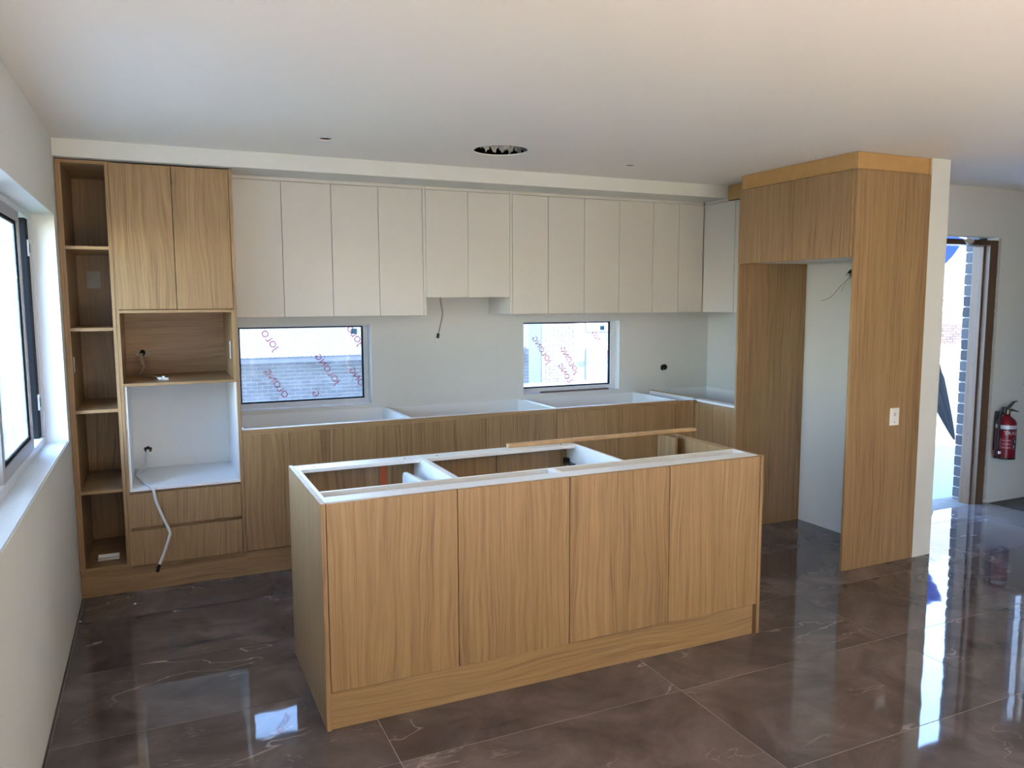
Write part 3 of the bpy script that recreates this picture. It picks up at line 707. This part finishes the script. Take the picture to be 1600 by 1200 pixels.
# plaster crumbs on the floor
for cx0, cy0, r, lab in ((.268, -.819, .008, 'tiny white plaster crumb on the floor before the tall cabinets'), (.02, -.955, .007, 'tiny white crumb on the floor against the left wall')):
    bm = bmesh.new(); bmesh.ops.create_icosphere(bm, subdivisions=1, radius=r)
    for v in bm.verts: v.co *= rnd.uniform(.7, 1.2); v.co.z = v.co.z * .6
    zmin = min(v.co.z for v in bm.verts)
    for v in bm.verts: v.co.z -= zmin
    me = bpy.data.meshes.new('plaster_crumb'); bm.to_mesh(me); bm.free()
    tag(link('plaster_crumb', me, 'plate_white', None, (cx0, cy0, 0.0002)), lab, 'crumb')

# ------------------------------------------------------------------ fire extinguisher
EX, EY, EZ = 6.478, YH - .088, .372
t = thing('fire_extinguisher', (EX, EY, EZ), 'red fire extinguisher hung on the hall wall beside the doorway', 'fire extinguisher')
r = .072
body = lathe('cylinder', t, (EX, EY, EZ), [(r - .008, 0), (r - .001, .006), (r, .018), (r, .262), (r - .004, .285), (r - .018, .308), (r - .040, .325), (.024, .333), (.022, .352)], 'ext_red', 40)
for p in body.data.polygons: p.use_smooth = True
lathe('foot_ring', t, (EX, EY, EZ - .004), [(r - .004, 0), (r + .001, .0), (r + .001, .014), (r - .004, .014)], 'black_plastic', 40)
lathe('label_band', t, (EX, EY, EZ + .236), [(r + .0006, 0), (r + .0006, .030)], 'ext_band', 30, math.radians(115), math.radians(310))
lathe('label_band_edge', t, (EX, EY, EZ + .228), [(r + .0006, 0), (r + .0006, .008)], 'ext_blue', 30, math.radians(115), math.radians(310))
valve = box('valve', t, EX - .020, EX + .020, EY - .018, EY + .018, EZ + .345, EZ + .385, 'brass', .004)
box('gauge', valve, EX - .050, EX - .0205, EY - .016, EY + .016, EZ + .35, EZ + .405, 'black_plastic', .006)
hd = slab('carry_handle', [(EX + .01, EZ + .375), (EX + .05, EZ + .385), (EX + .125, EZ + .362), (EX + .125, EZ + .355), (EX + .05, EZ + .368), (EX + .01, EZ + .360)], [], 'y', EY - .011, EY + .011, 'steel_dark', t, (EX + .05, EY, EZ + .37))
slab('lever', [(EX - .005, EZ + .386), (EX + .03, EZ + .400), (EX + .075, EZ + .435), (EX + .105, EZ + .440), (EX + .105, EZ + .446), (EX + .07, EZ + .443), (EX + .02, EZ + .412), (EX - .01, EZ + .398)], [], 'y', EY - .010, EY + .010, 'steel_dark', t, (EX + .04, EY, EZ + .41))
tube('hose', t, [(EX - .03, EY - .0, EZ + .36), (EX - .075, EY, EZ + .345), (EX - .092, EY - .002, EZ + .28), (EX - .0905, EY - .002, EZ + .15), (EX - .088, EY, EZ + .03), (EX - .082, EY, EZ + .005)], .0105, 'black_plastic')
box('hose_clip', t, EX - .100, EX - .074, EY - .022, EY - .0105, EZ + .040, EZ + .062, 'plate_white', .002)
box('bracket', t, EX - .02, EX + .02, EY + r + .001, YH - .0005, EZ + .05, EZ + .36, 'steel_dark', .002)
def wrap(name, parent, deg0, deg1, z0, z1, mat, dr=.0009):
    return lathe(name, parent, (EX, EY, EZ + z0), [(r + dr, 0), (r + dr, z1 - z0)], mat, 8, math.radians(deg0), math.radians(deg1))
wrap('label_patch', t, 176, 190, .075, .165, 'ext_pink'); wrap('label_panel', t, 251, 290, .075, .165, 'ext_pink'); wrap('label_picture', t, 253, 288, .079, .161, 'ext_blue', .0012)
for row_ in range(3):
    for c0, c1 in ((196, 204), (207, 215), (220, 244)): wrap('label_mark', t, c0, c1, .085 + row_ * .028, .098 + row_ * .028, 'ext_pink')
wrap('label_mark', t, 266, 273, .13, .150, 'ext_band', .0016); wrap('label_mark', t, 260, 268, .088, .112, 'ext_band', .0016)
me = textmesh('lettering', 'TRADE', .040)                         # bend the lettering round the cylinder
for v in me.vertices:
    a = math.radians(202) + v.co.x / r; zz = v.co.y
    v.co = Vector((math.cos(a) * (r + .0012), math.sin(a) * (r + .0012), zz))
me.materials.clear(); me.materials.append(MATS['ext_band'])
o = bpy.data.objects.new('lettering', me); COL.objects.link(o); o.parent = t; o.location = (0, 0, .192)

# ------------------------------------------------------------------ outside
def hgt(x, y):
    a = max(0, min(1, (y - 3.5) / 6.0)); a = a * a * (3 - 2 * a)
    left = max(0, min(1, (12.5 - x) / 4.0))
    return -.17 - a * (1.2 + 1.2 * left)
V, F = [], []; nx, ny = 44, 40
for i in range(nx + 1):
    for k in range(ny + 1):
        x = -40 + 120 * i / nx; y = -40 + 110 * k / ny; V.append((x, y, hgt(x, y)))
for i in range(nx):
    for k in range(ny): a = i * (ny + 1) + k; F.append((a, a + 1, a + ny + 2, a + ny + 1))
tag(raw('ground', V, F, 'concrete', None, (0, 0, 0)), 'pale concrete ground sloping away outside', None, None, 'structure')

# neighbour below the left window
t = thing('neighbour_house', (4, 13, -2.5), 'grey brick house with a pale corrugated roof seen through the left window', 'house')
box('mortar_wall', t, -8, 9.7, 13.0, 13.3, -2.6, .42, 'mortar', 0)
bricks('brickwork', -1.0, 9.7, -1.40, .33, 13.0, 'brick_grey', t)
box('fascia', t, -8.3, 9.75, 12.04, 12.07, .29, .415, 'fascia_shade_grey', 0)
box('eave_lining', t, -8.3, 9.75, 12.07, 13.0, .31, .325, 'render_white', 0)
V, F = [], []; pitch = math.tan(math.radians(24)); nrib = 1400; x0_, x1_ = -8.4, 9.8
for i in range(nrib + 1):
    x = x0_ + (x1_ - x0_) * i / nrib; zc = .011 * math.cos(2 * math.pi * x / .095)
    for yy in (12.00, 19.0):
        V.append((x, yy, .44 + (yy - 12.00) * pitch + zc)); V.append((x, yy, .415 + (yy - 12.00) * pitch + zc))
for i in range(nrib):
    a = i * 4; F += [(a, a + 2, a + 6, a + 4), (a + 1, a + 5, a + 7, a + 3), (a, a + 4, a + 5, a + 1), (a + 2, a + 3, a + 7, a + 6)]
raw('corrugated_roof', V, F, 'roof_metal', t, (1, 12.3, .37))

# house beyond the right window
t = thing('brick_house', (12.5, 16, -1.5), 'pale brick house seen through the right window', 'house')
box('render_wall', t, 10.4, 20.0, 16.3, 16.6, -2.0, 4.6, 'render_white', 0)
tp = thing('brick_pier', (8.78, 10.5, -2.4), 'pale brick pier standing outside the right window', 'pier')
box('core', tp, 8.33, 9.21, 10.32, 11.0, -2.5, 2.6, 'mortar_cool', 0)
bricks('brickwork', 8.32, 9.22, -1.6, 1.4, 10.31, 'brick_cream', tp, .19, .060, .009)
wn = box('garage_door', t, 12.9, 15.2, 16.22, 16.32, -2.0, .1, 'garage_grey', 0)
for k in range(4): box('garage_panel', wn, 12.95, 15.15, 16.19, 16.215, -1.95 + k * .52, -1.46 + k * .52, 'garage_grey', .01)
wn = box('upper_window', t, 12.9, 14.3, 16.24, 16.32, .62, 1.8, 'window_white', 0); box('pane', wn, 12.98, 14.22, 16.22, 16.25, .7, 1.72, 'house_glass', 0)
box('balcony_rail', t, 12.6, 15.4, 15.6, 15.66, .18, .32, 'window_white', 0)
box('roof', t, 10.2, 20.2, 15.9, 22, 4.6, 4.8, 'roof_metal', 0)

# view through the doorway
tag(box('driveway', None, 5.0, 40, -1.05, 9.0, -.169, -.075, 'drive_concrete', 0), 'pale concrete driveway outside the doorway', None, None, 'structure')
t = thing('white_house', (26, 14, -.2), 'tall white rendered house across the street beyond the doorway', 'house')
box('wall', t, 20.0, 46.0, 14.5, 15.5, -1.0, 8.5, 'render_grey', 0)
for x0, z0 in ((24.2, 1.6), (26.4, 1.6), (28.6, 1.6), (24.2, 3.9), (26.4, 3.9), (28.6, 3.9)):
    wn = box('window_frame', t, x0, x0 + 1.3, 14.40, 14.52, z0, z0 + 1.5, 'window_white', 0)
    box('pane', wn, x0 + .1, x0 + .62, 14.37, 14.41, z0 + .1, z0 + 1.4, 'house_glass', 0); box('pane', wn, x0 + .68, x0 + 1.2, 14.37, 14.41, z0 + .1, z0 + 1.4, 'house_glass', 0)
box('string_course', t, 20.0, 46.0, 14.38, 14.5, 1.15, 1.35, 'window_white', 0)
t = thing('brick_fence', (24, 11.6, -.1), 'low dark brick front wall across the driveway', 'wall')
box('core', t, 20.0, 31.0, 11.62, 11.85, -.3, .82, 'mortar_dark', 0); bricks('brickwork', 21.0, 27.0, -.02, .82, 11.60, 'brick_brown', t)
t = thing('picket_fence', (21, 10.2, -.1), 'white slatted fence along the far side of the driveway', 'fence')
for k in range(46): box('picket', t, 17.6 + k * .13, 17.6 + k * .13 + .10, 9.75, 9.78, -.17, .05 - .25 + .0, 'fence_white', 0)
box('fence_rail', t, 17.5, 23.7, 9.79, 9.83, -.14, -.08, 'fence_white', 0)
box('fence_board', t, 17.5, 23.7, 9.80, 9.84, .02, .30, 'fence_white', 0)
for k in range(4): box('fence_post', t, 17.5 + k * 2.05, 17.6 + k * 2.05, 9.845, 9.94, -.17, .36, 'fence_white', 0)
# shade sail
SAIL = (Vector((9.74, 1.34, 2.36)), Vector((9.4, 1.7, 2.75)), Vector((9.9, 1.80, 2.02)))
t = thing('shade_sail', (9.6, 1.6, -.17), 'dark blue shade sail corner at the top of the doorway view', 'shade sail')
A, B, C_ = SAIL; V, F = [], []; n = 10
idx = {}
for i in range(n + 1):
    for k in range(n + 1 - i):
        a, b_ = i / n, k / n; c = 1 - a - b_; p = A * a + B * b_ + C_ * c; p.z -= .25 * (a * b_ + b_ * c + a * c); idx[i, k] = len(V); V.append(p)
m_ = len(V); V += [v + Vector((0, 0, .006)) for v in V]
for i in range(n):
    for k in range(n - i):
        q = (idx[i, k], idx[i + 1, k], idx[i, k + 1]); F += [q, tuple(j + m_ for j in reversed(q))]
        if k < n - i - 1: q = (idx[i + 1, k], idx[i + 1, k + 1], idx[i, k + 1]); F += [q, tuple(j + m_ for j in reversed(q))]
raw('cloth', V, F, 'sail_blue', t, tuple(A))
tube('post', t, [(9.86, 1.85, -.17), (9.86, 1.85, 2.04)], .04, 'steel_dark', smooth_pts=False); tube('post', t, [(9.36, 1.75, -.17), (9.36, 1.75, 2.78)], .04, 'steel_dark', smooth_pts=False)
# black tapering sheet
t = thing('black_sheet', (8.6, .75, -.17), 'black tapering sheet slanting down outside the open doorway', 'sheet')
V, F = [], []; n = 14; top, tip = Vector((8.44, .80, .92)), Vector((8.763, .617, .0))
sd = Vector((.59, -.81, 0)).normalized(); fw = Vector((.81, .59, 0)).normalized()
for i in range(n + 1):
    u = i / n; c = top.lerp(tip, u); wd = .02 + .30 * (1 - u) ** .8 * (1 if u > .15 else .9)
    for k in range(9):
        s_ = k / 8 * 2 - 1; V.append(c + sd * (s_ * wd * .5) + fw * (.014 * math.sin(k * 2.1 + u * 2) * (1 - u)) )
m_ = len(V); V += [v + fw * .012 for v in V]
for i in range(n):
    for k in range(8): a = i * 9 + k; F += [(a, a + 1, a + 10, a + 9), (a + m_, a + 9 + m_, a + 10 + m_, a + 1 + m_)]
raw('cloth', V, F, 'sheet_black', t, tuple(top)); tube('pole', t, [(8.46, .83, -.17), (8.46, .83, .98)], .015, 'steel_dark', smooth_pts=False)
t = thing('yellow_shrub', (20.2, 9.9, -.17), 'small yellow flowering shrub beyond the doorway', 'shrub')
V, F = [], []
for k in range(260):
    d = Vector((rnd.gauss(0, 1), rnd.gauss(0, 1), rnd.gauss(0, 1))).normalized() * rnd.uniform(.15, .42); c = Vector((20.15, 10.3, .55)) + d
    a = Vector((rnd.uniform(-1, 1), rnd.uniform(-1, 1), rnd.uniform(-1, 1))).normalized() * .05; b_ = a.orthogonal().normalized() * .03; j = len(V)
    V += [c - a, c + b_, c + a, c - b_]; F.append((j, j + 1, j + 2, j + 3))
o = raw('foliage', V, F, 'leaf_yellow', t, (20.15, 10.3, .5)); o['kind'] = 'stuff'
tube('stem', t, [(20.15, 10.3, -.17), (20.17, 10.3, .5)], .03, 'pine_dark', smooth_pts=False)

# invented garden behind the viewer: fence and house added to block horizon sky
t = thing('sky_blocker_fence', (3, -15, -.17), 'unseen dark fence added behind the viewer to block horizon sky', 'fence')
for k in range(8): box('blocker_panel', t, -6 + 3 * k, -3.05 + 3 * k, -15.05, -15.0, -.17, 1.75, 'fascia_shade_grey', 0)
t = thing('sky_blocker_house', (3, -20, -.17), 'unseen house block added behind the viewer to block horizon sky', 'house')
box('wall', t, -5, 20, -26, -19, -.17, 6.2, 'brick_charcoal', 0)
box('roof', t, -5.6, 20.6, -26.6, -18.4, 6.2, 6.5, 'roof_metal', 0)

tag(box('lawn', None, -.35, 30, -18.9, -8.6, -.1695, -.10, 'grass', 0), 'unseen grass lawn added behind the viewer to cut frontal light', None, None, 'structure')  # added unseen, dull ground that weakens light through the rear opening

tag(box('side_bounce_cut', None, -30, -.36, -30, 11, -.1695, -.12, 'grass', 0), 'dark grass strip added outside the left window to keep warm bounce out', None, None, 'structure')  # added dark ground, keeps warm bounce off the left window reveal
